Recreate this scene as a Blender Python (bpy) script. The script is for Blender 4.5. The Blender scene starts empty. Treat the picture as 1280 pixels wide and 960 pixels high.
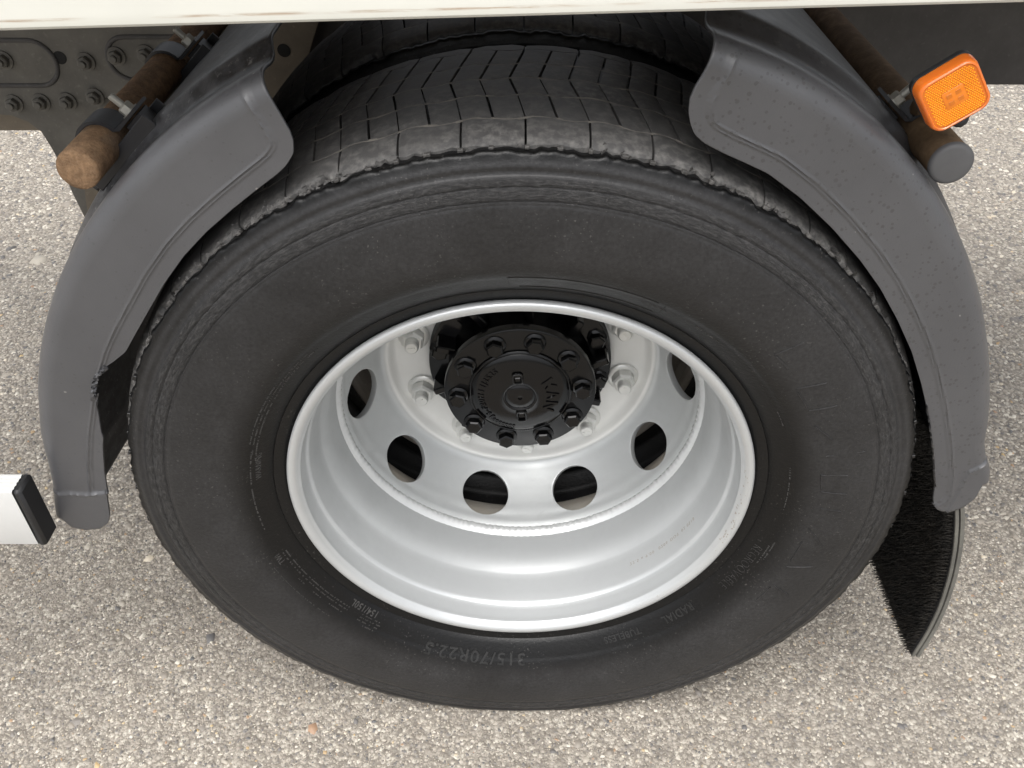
import bpy, math, random
import numpy as np
from mathutils import Matrix, Vector
random.seed(7); RNG = np.random.default_rng(7)
SC = bpy.context.scene
HZ = 0.475                       # height of the wheel axis above the ground; everything below is laid out about the hub

# ------------------------------------------------------------------ camera, sky, sun, exposure
cam_d = bpy.data.cameras.new('camera'); cam = bpy.data.objects.new('camera', cam_d); SC.collection.objects.link(cam)
cam_d.sensor_fit = 'HORIZONTAL'; cam_d.sensor_width = 36; cam_d.lens = 1086.59/1280*36
cam_d.clip_start = .05; cam_d.clip_end = 500
cam.location = (-.006, -.7756, .8217+HZ)
cam.rotation_euler = (math.pi/2-.6856, 0, .006)
SC.camera = cam
w = bpy.data.worlds.new('World'); SC.world = w; w.use_nodes = True
wn = w.node_tree.nodes; wl = w.node_tree.links
bg = wn['Background']; sky = wn.new('ShaderNodeTexSky'); sky.sky_type = 'NISHITA'; sky.sun_disc = False
SUN_EL, SUN_AZ = math.radians(66), math.radians(194)      # azimuth clockwise from +Y
sky.sun_elevation = SUN_EL; sky.sun_rotation = SUN_AZ; sky.dust_density = 5; sky.air_density = 1
hs = wn.new('ShaderNodeHueSaturation'); hs.inputs['Saturation'].default_value = .22
wl.new(sky.outputs[0], hs.inputs['Color']); wl.new(hs.outputs[0], bg.inputs[0]); bg.inputs[1].default_value = .125
sun_d = bpy.data.lights.new('sun', 'SUN'); sun = bpy.data.objects.new('sun', sun_d); SC.collection.objects.link(sun)
sun_d.energy = 1.15; sun_d.angle = math.radians(55); sun_d.color = (1, .985, .96)
sdir = Vector((math.sin(SUN_AZ)*math.cos(SUN_EL), math.cos(SUN_AZ)*math.cos(SUN_EL), math.sin(SUN_EL)))
sun.rotation_euler = sdir.to_track_quat('Z', 'Y').to_euler(); sun.location = (0, -3, 6)
SC.view_settings.view_transform = 'Standard'; SC.view_settings.look = 'None'
SC.view_settings.gamma = 1; SC.view_settings.use_curve_mapping = False
SC.view_settings.exposure = .86

# ------------------------------------------------------------------ helpers
COL = SC.collection
def link(o, parent=None):
    COL.objects.link(o)
    if parent is not None: o.parent = parent
    return o
def origin(o):
    p = Vector((0, 0, 0))
    while o is not None: p += o.location; o = o.parent
    return np.array(p)
def tag(o, label=None, cat=None, group=None, kind=None):
    if label: o['label'] = label
    if cat: o['category'] = cat
    if group: o['group'] = group
    if kind: o['kind'] = kind
    return o
def thing(name, label, cat, loc, group=None):
    """loc in hub coordinates"""
    o = bpy.data.objects.new(name, None); o.location = (loc[0], loc[1], loc[2]+HZ); o.empty_display_size = .05
    link(o); return tag(o, label, cat, group)
def mesh(name, V, F, mat, angle=35):
    me = bpy.data.meshes.new(name)
    V = np.asarray(V, float)
    me.from_pydata(V.tolist(), [], [tuple(int(i) for i in f) for f in F]); me.update()
    if angle is not None:
        me.shade_smooth(); me.set_sharp_from_angle(angle=math.radians(angle))
    if mat is not None: me.materials.append(mat)
    return me
def make(name, V, F, mat, parent=None, angle=35, loc=None):
    """V in hub coordinates"""
    V = np.asarray(V, float)+np.array([0, 0, HZ])
    if parent is not None:
        L = origin(parent); o = bpy.data.objects.new(name, mesh(name, V-L, F, mat, angle)); return link(o, parent)
    L = np.array(loc, float)+np.array([0, 0, HZ]) if loc is not None else np.zeros(3)
    o = bpy.data.objects.new(name, mesh(name, V-L, F, mat, angle)); o.location = L
    return link(o)
def inst(name, me, M, parent):
    """M: matrix in hub coordinates; shares the mesh"""
    o = bpy.data.objects.new(name, me); link(o, parent)
    L = Vector(origin(parent)); o.matrix_local = Matrix.Translation(Vector((0, 0, HZ))-L) @ M
    return o
class MB:
    def __init__(s): s.V = []; s.F = []; s.n = 0
    def add(s, V, F):
        V = np.asarray(V, float); s.V.append(V); s.F += [tuple(i+s.n for i in f) for f in F]; s.n += len(V); return s
    def make(s, name, mat, parent=None, angle=35, loc=None): return make(name, np.vstack(s.V), s.F, mat, parent, angle, loc)
    def mesh(s, name, mat, angle=35): return mesh(name, np.vstack(s.V), s.F, mat, angle)
def lathe_local(prof, n, closed=False, cap0=False, cap1=False):
    """axis +Z local, prof [(r,z)]"""
    P = np.array(prof, float); t = np.linspace(0, 2*np.pi, n, endpoint=False)
    V = np.stack([np.outer(P[:, 0], np.cos(t)), np.outer(P[:, 0], np.sin(t)), np.repeat(P[:, 1:2], n, 1)], -1).reshape(-1, 3)
    F = []; m = len(P)
    for i in range(m-1+(1 if closed else 0)):
        a = i*n; b = ((i+1) % m)*n
        for j in range(n):
            k = (j+1) % n; F.append((a+j, a+k, b+k, b+j))
    if cap0: F.append(tuple(range(n-1, -1, -1)))
    if cap1: F.append(tuple((m-1)*n+j for j in range(n)))
    return V, F
def lathe(prof, n, closed=False):
    """wheel axis: prof [(r,y)], hub coordinates"""
    V, F = lathe_local(prof, n, closed)
    return np.stack([V[:, 0], V[:, 2], V[:, 1]], 1), F
def box(c, s, R=None, bev=0.0):
    s = np.array(s, float)/2
    if bev <= 0:
        V = np.array([(x, y, z) for x in (-1, 1) for y in (-1, 1) for z in (-1, 1)], float)*s
        F = [(0, 1, 3, 2), (4, 6, 7, 5), (0, 4, 5, 1), (2, 3, 7, 6), (0, 2, 6, 4), (1, 5, 7, 3)]
    else:
        V = []; idx = {}
        for x in (-1, 1):
            for y in (-1, 1):
                for z in (-1, 1):
                    for k in range(3):
                        p = np.array([x, y, z])*(s-bev); p[k] += (x, y, z)[k]*bev
                        idx[(x, y, z, k)] = len(V); V.append(p)
        V = np.array(V); F = []
        def q(*k): F.append(tuple(idx[i] for i in k))
        for a in (-1, 1):
            q((a, -1, -1, 0), (a, 1, -1, 0), (a, 1, 1, 0), (a, -1, 1, 0)); q((-1, a, -1, 1), (1, a, -1, 1), (1, a, 1, 1), (-1, a, 1, 1)); q((-1, -1, a, 2), (1, -1, a, 2), (1, 1, a, 2), (-1, 1, a, 2))
            for b in (-1, 1):
                q((a, b, -1, 0), (a, b, 1, 0), (a, b, 1, 1), (a, b, -1, 1)); q((a, -1, b, 0), (a, 1, b, 0), (a, 1, b, 2), (a, -1, b, 2)); q((-1, a, b, 1), (1, a, b, 1), (1, a, b, 2), (-1, a, b, 2))
                for e in (-1, 1): q((a, b, e, 0), (a, b, e, 1), (a, b, e, 2))
        ctr = V.mean(0); F2 = []
        for f in F:
            p = V[list(f)]; nrm = np.cross(p[1]-p[0], p[2]-p[0])
            F2.append(f if nrm @ (p.mean(0)-ctr) > 0 else f[::-1])
        F = F2
    if R is not None: V = V @ np.array(R).T
    return V+np.array(c), F
def grid_faces(nu, nv, off=0, wrap=False):
    F = []
    for i in range(nu-1 if not wrap else nu):
        for j in range(nv-1):
            a = i*nv+j; b = ((i+1) % nu)*nv+j; F.append((a+off, b+off, b+1+off, a+1+off))
    return F
def tube(path, r, n=12, cap=True):
    P = np.array(path, float); m = len(P); T = np.gradient(P, axis=0); T /= np.linalg.norm(T, axis=1)[:, None]
    up = np.array([0, 0, 1.]) if abs(T[0][2]) < .9 else np.array([1., 0, 0])
    V = []; rr = np.broadcast_to(r, (m,))
    for i in range(m):
        a = np.cross(T[i], up); a /= np.linalg.norm(a); up = np.cross(a, T[i])
        for j in range(n):
            t = 2*np.pi*j/n; V.append(P[i]+rr[i]*(math.cos(t)*a+math.sin(t)*up))
    F = [(i*n+j, i*n+(j+1) % n, (i+1)*n+(j+1) % n, (i+1)*n+j) for i in range(m-1) for j in range(n)]
    if cap: F += [tuple(range(n))[::-1], tuple((m-1)*n+j for j in range(n))]
    return np.array(V), F
def hash2(a, b):
    h = np.sin(a*127.1+b*311.7)*43758.5453; return h-np.floor(h)
def vnoise(x, y):
    xi, yi = np.floor(x), np.floor(y); fx, fy = x-xi, y-yi; fx = fx*fx*(3-2*fx); fy = fy*fy*(3-2*fy)
    return (hash2(xi, yi)*(1-fx)+hash2(xi+1, yi)*fx)*(1-fy)+(hash2(xi, yi+1)*(1-fx)+hash2(xi+1, yi+1)*fx)*fy
def fbm(x, y, o=3): return sum(vnoise(x*2**k+17*k, y*2**k-9*k)*.5**k for k in range(o))/sum(.5**k for k in range(o))
def pol(r, th, y):
    """th degrees clockwise from the top as seen by the camera"""
    t = np.radians(th); return np.stack(np.broadcast_arrays(r*np.sin(t), y, r*np.cos(t)), -1)
def axisM(pos, z):
    """matrix whose local +Z points along z at pos (hub coordinates)"""
    M = Vector(z).to_track_quat('Z', 'Y').to_matrix().to_4x4(); M.translation = Vector(pos); return M

# ------------------------------------------------------------------ materials
class NT:
    def __init__(s, name):
        s.m = bpy.data.materials.new(name); s.m.use_nodes = True; s.t = s.m.node_tree; s.b = s.t.nodes['Principled BSDF']
        s.tc = s.t.nodes.new('ShaderNodeTexCoord')
    def n(s, t, **k):
        x = s.t.nodes.new(t)
        for a, v in k.items():
            if a.startswith('i_'): x.inputs[a[2:].replace('_', ' ')].default_value = v
            else: setattr(x, a, v)
        return x
    def l(s, a, b): s.t.links.new(a, b)
    def noise(s, scale, detail=4, rough=.55, vec=None, sc=None):
        x = s.n('ShaderNodeTexNoise'); x.inputs['Scale'].default_value = scale; x.inputs['Detail'].default_value = detail; x.inputs['Roughness'].default_value = rough
        v = vec or s.tc.outputs['Object']
        if sc:
            mp = s.n('ShaderNodeMapping'); mp.inputs['Scale'].default_value = sc; s.l(v, mp.inputs[0]); v = mp.outputs[0]
        s.l(v, x.inputs['Vector']); return x.outputs['Fac']
    def ramp(s, f, stops, interp='LINEAR'):
        r = s.n('ShaderNodeValToRGB'); r.color_ramp.interpolation = interp; e = r.color_ramp.elements
        while len(e) < len(stops): e.new(.5)
        for k, (p, c) in enumerate(stops):
            e[k].position = p; e[k].color = (c, c, c, 1) if isinstance(c, (int, float)) else (*c, 1)
        s.l(f, r.inputs[0]); return r.outputs[0]
    def mix(s, f, a, b, mode='MIX'):
        x = s.n('ShaderNodeMix', data_type='RGBA', blend_type=mode)
        for inp, v in ((x.inputs['Factor'], f), (x.inputs['A'], a), (x.inputs['B'], b)):
            if isinstance(v, (int, float)): inp.default_value = v if inp.type == 'VALUE' else (v, v, v, 1)
            elif isinstance(v, tuple): inp.default_value = (*v, 1)
            else: s.l(v, inp)
        return x.outputs['Result']
    def math(s, op, a, b=0, clamp=False):
        x = s.n('ShaderNodeMath', operation=op, use_clamp=clamp)
        for i, v in enumerate((a, b)):
            if isinstance(v, (int, float)): x.inputs[i].default_value = v
            else: s.l(v, x.inputs[i])
        return x.outputs[0]
    def bump(s, h, dist, strength=1, prev=None):
        x = s.n('ShaderNodeBump'); x.inputs['Distance'].default_value = dist; x.inputs['Strength'].default_value = strength
        s.l(h, x.inputs['Height'])
        if prev is not None: s.l(prev, x.inputs['Normal'])
        return x.outputs[0]
    def set(s, col=None, rough=None, metal=None, nrm=None, spec=None, coat=None, coat_rough=None):
        for key, v in (('Base Color', col), ('Roughness', rough), ('Metallic', metal), ('Normal', nrm), ('Specular IOR Level', spec), ('Coat Weight', coat), ('Coat Roughness', coat_rough)):
            if v is None: continue
            i = s.b.inputs[key]
            if isinstance(v, (int, float)): i.default_value = v
            elif isinstance(v, tuple): i.default_value = (*v, 1)
            else: s.l(v, i)
        return s.m

def m_rubber(name, base, dust, amt, rough=.55, scale=60):
    t = NT(name); a = t.noise(scale, 6, .65); b = t.noise(9, 4)
    f = t.math('MULTIPLY', t.ramp(a, [(.42, 0.), (.72, 1.)]), t.ramp(b, [(.35, .25), (.65, 1.)]))
    c = t.mix(t.math('MULTIPLY', f, amt), base, dust)
    fine = t.noise(700, 3, .6); n1 = t.bump(fine, .0006, .35); n2 = t.bump(a, .0015, .35, n1)
    return t.set(c, t.ramp(a, [(.3, rough-.08), (.7, rough+.12)]), nrm=n2, spec=.5)
M = {}
M['tread'] = m_rubber('tread_rubber', (.066, .064, .063), (.24, .23, .215), .85, .62, 110)
M['groove'] = m_rubber('groove_rubber', (.008, .008, .008), (.03, .027, .024), .4, .8)
M['chip'] = m_rubber('torn_rubber', (.045, .043, .041), (.20, .19, .18), .9, .6, 160)
M['grit'] = m_rubber('sipe_grit', (.14, .13, .115), (.40, .37, .32), 1., .8, 30)
M['worn'] = m_rubber('worn_rubber', (.028, .027, .026), (.10, .097, .094), .8, .6, 300)
M['letter'] = m_rubber('lettering_rubber', (.010, .010, .010), (.035, .034, .033), .5, .42)
M['smallprint'] = m_rubber('print_rubber', (.034, .033, .032), (.10, .097, .094), .6, .6)
def m_sidewall():
    t = NT('sidewall_rubber')
    sx = t.n('ShaderNodeSeparateXYZ'); t.l(t.tc.outputs['Object'], sx.inputs[0])
    z0 = t.math('SUBTRACT', sx.outputs[2], HZ)
    r = t.math('SQRT', t.math('ADD', t.math('MULTIPLY', sx.outputs[0], sx.outputs[0]), t.math('MULTIPLY', z0, z0)))
    th = t.math('ARCTAN2', sx.outputs[0], z0)
    cv = t.n('ShaderNodeCombineXYZ'); t.l(r, cv.inputs[0]); t.l(th, cv.inputs[1])
    streak = t.noise(1, 7, .75, cv.outputs[0], (420, 42, 1)); fine = t.noise(650, 3, .6); med = t.noise(40, 6, .65); big = t.noise(6, 4)
    leath = t.noise(230, 4, .6)
    def band(a, b, c, d):
        mr = t.n('ShaderNodeMapRange', interpolation_type='SMOOTHSTEP'); t.l(r, mr.inputs[0]); mr.inputs[1].default_value = a; mr.inputs[2].default_value = b
        m2 = t.n('ShaderNodeMapRange', interpolation_type='SMOOTHSTEP'); t.l(r, m2.inputs[0]); m2.inputs[1].default_value = c; m2.inputs[2].default_value = d; m2.inputs[3].default_value = 1; m2.inputs[4].default_value = 0
        return t.math('MULTIPLY', mr.outputs[0], m2.outputs[0])
    dusty = t.math('MULTIPLY', band(.335, .375, .47, .478), t.ramp(big, [(.3, .55), (.65, 1.)]))
    scuff = t.math('MULTIPLY', band(.434, .440, .455, .461), t.ramp(streak, [(.46, 0.), (.62, 1.)]))
    c = t.mix(t.math('MULTIPLY', dusty, t.math('MULTIPLY', t.ramp(med, [(.3, .6), (.7, .8)]), t.ramp(leath, [(.35, .7), (.65, 1.15)]))), (.0040, .0040, .0042), (.045, .0445, .0458))
    c = t.mix(t.math('MULTIPLY', scuff, .35), c, (.12, .118, .116))
    sp = t.math('MULTIPLY', t.ramp(t.noise(300, 2), [(.66, 0.), (.70, 1.)]), t.ramp(t.noise(11, 3), [(.45, .1), (.62, 1.)]))
    c = t.mix(t.math('MULTIPLY', sp, .28), c, (.2, .19, .18))
    rg = t.math('ADD', t.ramp(med, [(.3, .33), (.7, .43)]), t.math('MULTIPLY', dusty, .04))
    n = t.bump(fine, .0005, .3); n = t.bump(leath, .0008, .55, n); n = t.bump(t.math('MULTIPLY', streak, band(.432, .437, .457, .461)), .0030, .9, n); n = t.bump(med, .001, .25, n)
    return t.set(c, rg, nrm=n, spec=.32)
M['sidewall'] = m_sidewall()
def m_silver(name, col, rough, metal, dirt=.25):
    t = NT(name); a = t.noise(22, 6, .65); f = t.noise(900, 2); sp = t.ramp(t.noise(210, 3), [(.68, 0.), (.76, 1.)])
    c = t.mix(t.math('MULTIPLY', t.ramp(a, [(.45, 0.), (.8, 1.)]), dirt), col, tuple(x*.72 for x in col))
    c = t.mix(t.math('MULTIPLY', sp, dirt*.5), c, (.42, .39, .35))
    if name == 'silver_rim_paint':          # road dirt on the inboard part of the barrel
        sx = t.n('ShaderNodeSeparateXYZ'); t.l(t.tc.outputs['Object'], sx.inputs[0]); mr = t.n('ShaderNodeMapRange'); t.l(sx.outputs[1], mr.inputs[0]); mr.inputs[1].default_value = .066; mr.inputs[2].default_value = .076
        c = t.mix(t.math('MULTIPLY', mr.outputs[0], t.ramp(a, [(.3, .75), (.7, 1.)])), c, t.ramp(sp, [(0., (.42, .38, .32)), (1., (.62, .58, .51))]))
    if name == 'silver_disc_paint':  # nut face: warmer paint, made paler to stand in for light in the recess
        sx = t.n('ShaderNodeSeparateXYZ'); t.l(t.tc.outputs['Object'], sx.inputs[0]); z0 = t.math('SUBTRACT', sx.outputs[2], HZ)
        rr = t.math('SQRT', t.math('ADD', t.math('MULTIPLY', sx.outputs[0], sx.outputs[0]), t.math('MULTIPLY', z0, z0)))
        mr = t.n('ShaderNodeMapRange'); t.l(rr, mr.inputs[0]); mr.inputs[1].default_value = .2035; mr.inputs[2].default_value = .208; mr.inputs[3].default_value = 1; mr.inputs[4].default_value = 0
        c = t.mix(mr.outputs[0], c, t.mix(t.math('MULTIPLY', t.ramp(a, [(.45, 0.), (.8, 1.)]), .25), (.80, .80, .775), (.66, .655, .62))); metal = t.math('SUBTRACT', metal, t.math('MULTIPLY', mr.outputs[0], .3))
    return t.set(c, t.ramp(a, [(.3, rough-.04), (.75, rough+.1)]), metal, t.bump(f, .0003, .25))
M['rim'] = m_silver('silver_rim_paint', (.54, .555, .56), .38, .42)
M['disc'] = m_silver('silver_disc_paint', (.54, .555, .555), .42, .38)
M['nut'] = m_silver('silver_nut_paint', (.74, .74, .71), .30, .35, .4)
M['bead'] = m_silver('weld_paint', (.62, .63, .63), .36, .3)
M['zinc'] = m_silver('zinc_bolt', (.42, .41, .37), .42, .5, .6)
M['white'] = m_silver('white_aluminium', (.58, .58, .565), .4, 0, .15)
def m_black(name, col, rough, bumpd=.0004, scale=160, coat=0):
    t = NT(name); a = t.noise(scale, 4); b = t.noise(14, 4)
    c = t.mix(t.ramp(b, [(.45, 0.), (.8, .6)]), col, tuple(x*1.8+.0012 for x in col))
    return t.set(c, t.ramp(b, [(.3, rough), (.75, rough+.12)]), nrm=t.bump(a, bumpd, .4), coat=coat, coat_rough=.15)
M['hub'] = m_black('black_hub_paint', (.0028, .0028, .0031), .12, .0003, 90, 0)
M['hub'].node_tree.nodes['Principled BSDF'].inputs['Specular IOR Level'].default_value = .36
M['drum'] = m_black('black_casting', (.006, .006, .006), .55, .001, 60)
M['blackplastic'] = m_black('black_plastic', (.016, .016, .017), .42)
M['clamp'] = m_black('black_clamp_paint', (.018, .018, .020), .38)
M['bristle'] = m_rubber('bristle_plastic', (.008, .008, .008), (.075, .062, .048), .55, .45, 120)
def m_guard(name, grime, drops, d0):
    t = NT(name); a = t.noise(5, 5, .6); f = t.noise(420, 3, .6); vo = t.n('ShaderNodeTexVoronoi', feature='F1'); vo.inputs['Scale'].default_value = 210; t.l(t.tc.outputs['Object'], vo.inputs['Vector']); vc = t.n('ShaderNodeSeparateColor'); t.l(vo.outputs['Color'], vc.inputs[0]); sz = t.math('MULTIPLY', t.math('SUBTRACT', vc.outputs[0], d0), .75); sp = t.ramp(t.math('SUBTRACT', sz, vo.outputs['Distance']), [(.0, 0.), (.05, 1.)]); g = t.noise(30, 5)
    gate = t.ramp(t.noise(7, 3), [(.34, .05), (.52, 1.)])
    c = t.mix(t.ramp(a, [(.35, 0.), (.7, 1.)]), (.060, .0605, .065), (.080, .0805, .0855))
    c = t.mix(t.math('MULTIPLY', t.math('MULTIPLY', sp, gate), .30+.22*drops), c, (.035, .034, .034))
    lt = t.ramp(t.noise(95, 1), [(.78, 0.), (.80, 1.)]); c = t.mix(t.math('MULTIPLY', lt, .45), c, (.34, .33, .31))
    # smears of grime on the upper face
    geo = t.n('ShaderNodeSeparateXYZ'); t.l(t.tc.outputs['Object'], geo.inputs[0])
    mr = t.n('ShaderNodeMapRange'); t.l(geo.outputs[1], mr.inputs[0]); mr.inputs[1].default_value = -.012; mr.inputs[2].default_value = .012
    sm = t.math('MULTIPLY', mr.outputs[0], t.ramp(t.noise(45, 5, .7, None, (1, .5, 1)), [(.42, 0.), (.58, 1.)])); c = t.mix(t.math('MULTIPLY', sm, .85*grime), c, (.014, .014, .016)); lt2 = t.math('MULTIPLY', mr.outputs[0], t.ramp(t.noise(120, 4, .7), [(.60, 0.), (.70, 1.)])); c = t.mix(t.math('MULTIPLY', lt2, .7*grime), c, (.27, .265, .26))
    return t.set(c, t.ramp(g, [(.3, .33), (.7, .44)]), nrm=t.bump(f, .0004, .4), spec=.75)
guard_mat_front = m_guard('grimy_grey_plastic', 1., .5, .58); guard_mat_rear = m_guard('spotted_grey_plastic', .35, 1.35, .36)
def m_rust():
    t = NT('rusty_steel'); a = t.noise(95, 8, .75); b = t.noise(420, 4, .7); z = t.noise(16, 3)
    c = t.ramp(a, [(.3, (.10, .060, .034)), (.5, (.20, .122, .068)), (.68, (.33, .205, .115))])
    c = t.mix(t.ramp(b, [(.45, 0.), (.75, .55)]), c, (.34, .235, .15)); c = t.mix(t.ramp(z, [(.6, 0.), (.75, .6)]), c, (.13, .11, .09))
    return t.set(c, .85, nrm=t.bump(b, .0012, .7, t.bump(a, .002, .5)), spec=.25)
M['rust'] = m_rust()
def m_rust2():
    t = NT('brown_oxide_steel'); a = t.noise(60, 7, .7); b = t.noise(260, 4, .7)
    c = t.ramp(a, [(.3, (.10, .066, .037)), (.55, (.17, .112, .064)), (.72, (.25, .17, .10))])
    return t.set(c, .8, nrm=t.bump(b, .001, .5), spec=.25)
M['rust2'] = m_rust2()
def m_cream():
    t = NT('cream_panel_paint'); a = t.noise(8, 5); sc_ = t.noise(1, 5, .7, None, (14, 14, 330)); g = t.ramp(t.noise(5, 3, .5, None, (1, 1, .01)), [(.43, 0.), (.5, 1.)])
    sx = t.n('ShaderNodeSeparateXYZ'); t.l(t.tc.outputs['Object'], sx.inputs[0])
    h = t.math('SUBTRACT', t.math('SUBTRACT', sx.outputs[2], t.math('MULTIPLY', sx.outputs[0], .0285)), .0078); near = t.math('SUBTRACT', 1, t.math('MULTIPLY', t.math('ABSOLUTE', h), 600), True)
    band = t.math('MULTIPLY', near, 1, True)
    f = t.math('MULTIPLY', t.math('MULTIPLY', t.ramp(sc_, [(.44, 0.), (.56, 1.)]), band), g)
    c = t.mix(t.ramp(a, [(.3, 0.), (.7, 1.)]), (.63, .625, .565), (.59, .585, .53)); c = t.mix(t.math('MULTIPLY', f, .95), c, (.36, .27, .19))
    st = t.ramp(t.noise(1, 4, .6, None, (90, 90, 3)), [(.66, 0.), (.74, 1.)]); c = t.mix(t.math('MULTIPLY', st, .12), c, (.5, .48, .4))
    return t.set(c, .38, nrm=t.bump(t.noise(60, 3), .0006, .2), coat=.15)
M['cream'] = m_cream()
def m_frame(name, c0, c1):
    t = NT(name); a = t.noise(14, 7, .65); b = t.noise(120, 4)
    c = t.ramp(a, [(.3, c0), (.7, c1)]); c = t.mix(t.ramp(b, [(.6, 0.), (.8, .4)]), c, tuple(min(1, x*1.8) for x in c1))
    return t.set(c, .72, nrm=t.bump(b, .001, .4), spec=.3)
M['frame'] = m_frame('dusty_frame_paint', (.115, .110, .098), (.18, .17, .15))
M['framedark'] = m_frame('dark_frame_paint', (.075, .071, .069), (.105, .10, .097))
M['beige'] = m_frame('dusty_beige_steel', (.16, .135, .105), (.23, .195, .15))
M['dirtyrim'] = m_frame('dirty_inner_rim', (.30, .27, .23), (.44, .40, .35))
M['edgegrey'] = m_frame('dusty_flap_edge', (.085, .082, .074), (.17, .165, .145))
M['greycap'] = m_black('grey_plastic_cap', (.085, .085, .088), .5)
def m_amber(name, col, em=0):
    t = NT(name); t.set(col, .22, spec=.5, coat=.4, coat_rough=.08); t.b.inputs['Subsurface Weight'].default_value = .35
    t.b.inputs['Subsurface Radius'].default_value = (.012, .005, .001); t.b.inputs['Subsurface Scale'].default_value = .5
    return t.m
M['amber'] = m_amber('amber_plastic', (.72, .17, .008)); M['amberrim'] = m_amber('amber_rim_plastic', (.85, .20, .025)); M['amberdot'] = m_amber('amber_prism', (1.0, .40, .022)); M['amberdot'].node_tree.nodes['Principled BSDF'].inputs['Subsurface Weight'].default_value = 0
M['amberled'] = m_amber('amber_led_window', (.80, .22, .01))
def m_ground():
    t = NT('asphalt'); v = t.n('ShaderNodeTexVoronoi', feature='F1'); v.inputs['Scale'].default_value = 150; v.inputs['Randomness'].default_value = 1
    t.l(t.tc.outputs['Object'], v.inputs['Vector'])
    sx = t.n('ShaderNodeSeparateColor'); t.l(v.outputs['Color'], sx.inputs[0])
    c = t.ramp(sx.outputs[0], [(0, (.18, .16, .135)), (.25, (.28, .25, .21)), (.5, (.37, .335, .285)), (.8, (.47, .43, .37)), (1, (.62, .58, .50))])
    c = t.mix(t.ramp(v.outputs['Distance'], [(.35, 0.), (.75, .85)]), c, (.20, .178, .15))
    big = t.noise(3, 5); c = t.mix(t.ramp(big, [(.3, .0), (.7, .22)]), c, (.14, .125, .11))
    h = t.math('SUBTRACT', 1, v.outputs['Distance']); n = t.bump(h, .003, .7, t.bump(t.noise(500, 3), .001, .5))
    return t.set(c, .75, nrm=n, spec=.35)
M['ground'] = m_ground()
def m_stone():
    t = NT('chippings'); at = t.n('ShaderNodeAttribute', attribute_name='tone'); b = t.noise(420, 3)
    c = t.ramp(at.outputs['Fac'], [(0, (.10, .10, .105)), (.12, (.19, .175, .16)), (.3, (.28, .248, .208)), (.55, (.37, .33, .275)), (.78, (.47, .425, .355)), (.9, (.74, .69, .60)), (.955, (.52, .38, .19)), (1, (.36, .22, .14))])
    c = t.mix(t.ramp(b, [(.35, 0.), (.7, .16)]), c, (.27, .245, .215)); pt = t.noise(2.6, 5, .6); c = t.mix(t.ramp(pt, [(.42, 0.), (.68, .30)]), c, (.16, .145, .13))
    return t.set(c, t.ramp(b, [(.3, .35), (.7, .62)]), nrm=t.bump(b, .0008, .4), spec=.5)
M['stone'] = m_stone()

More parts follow.
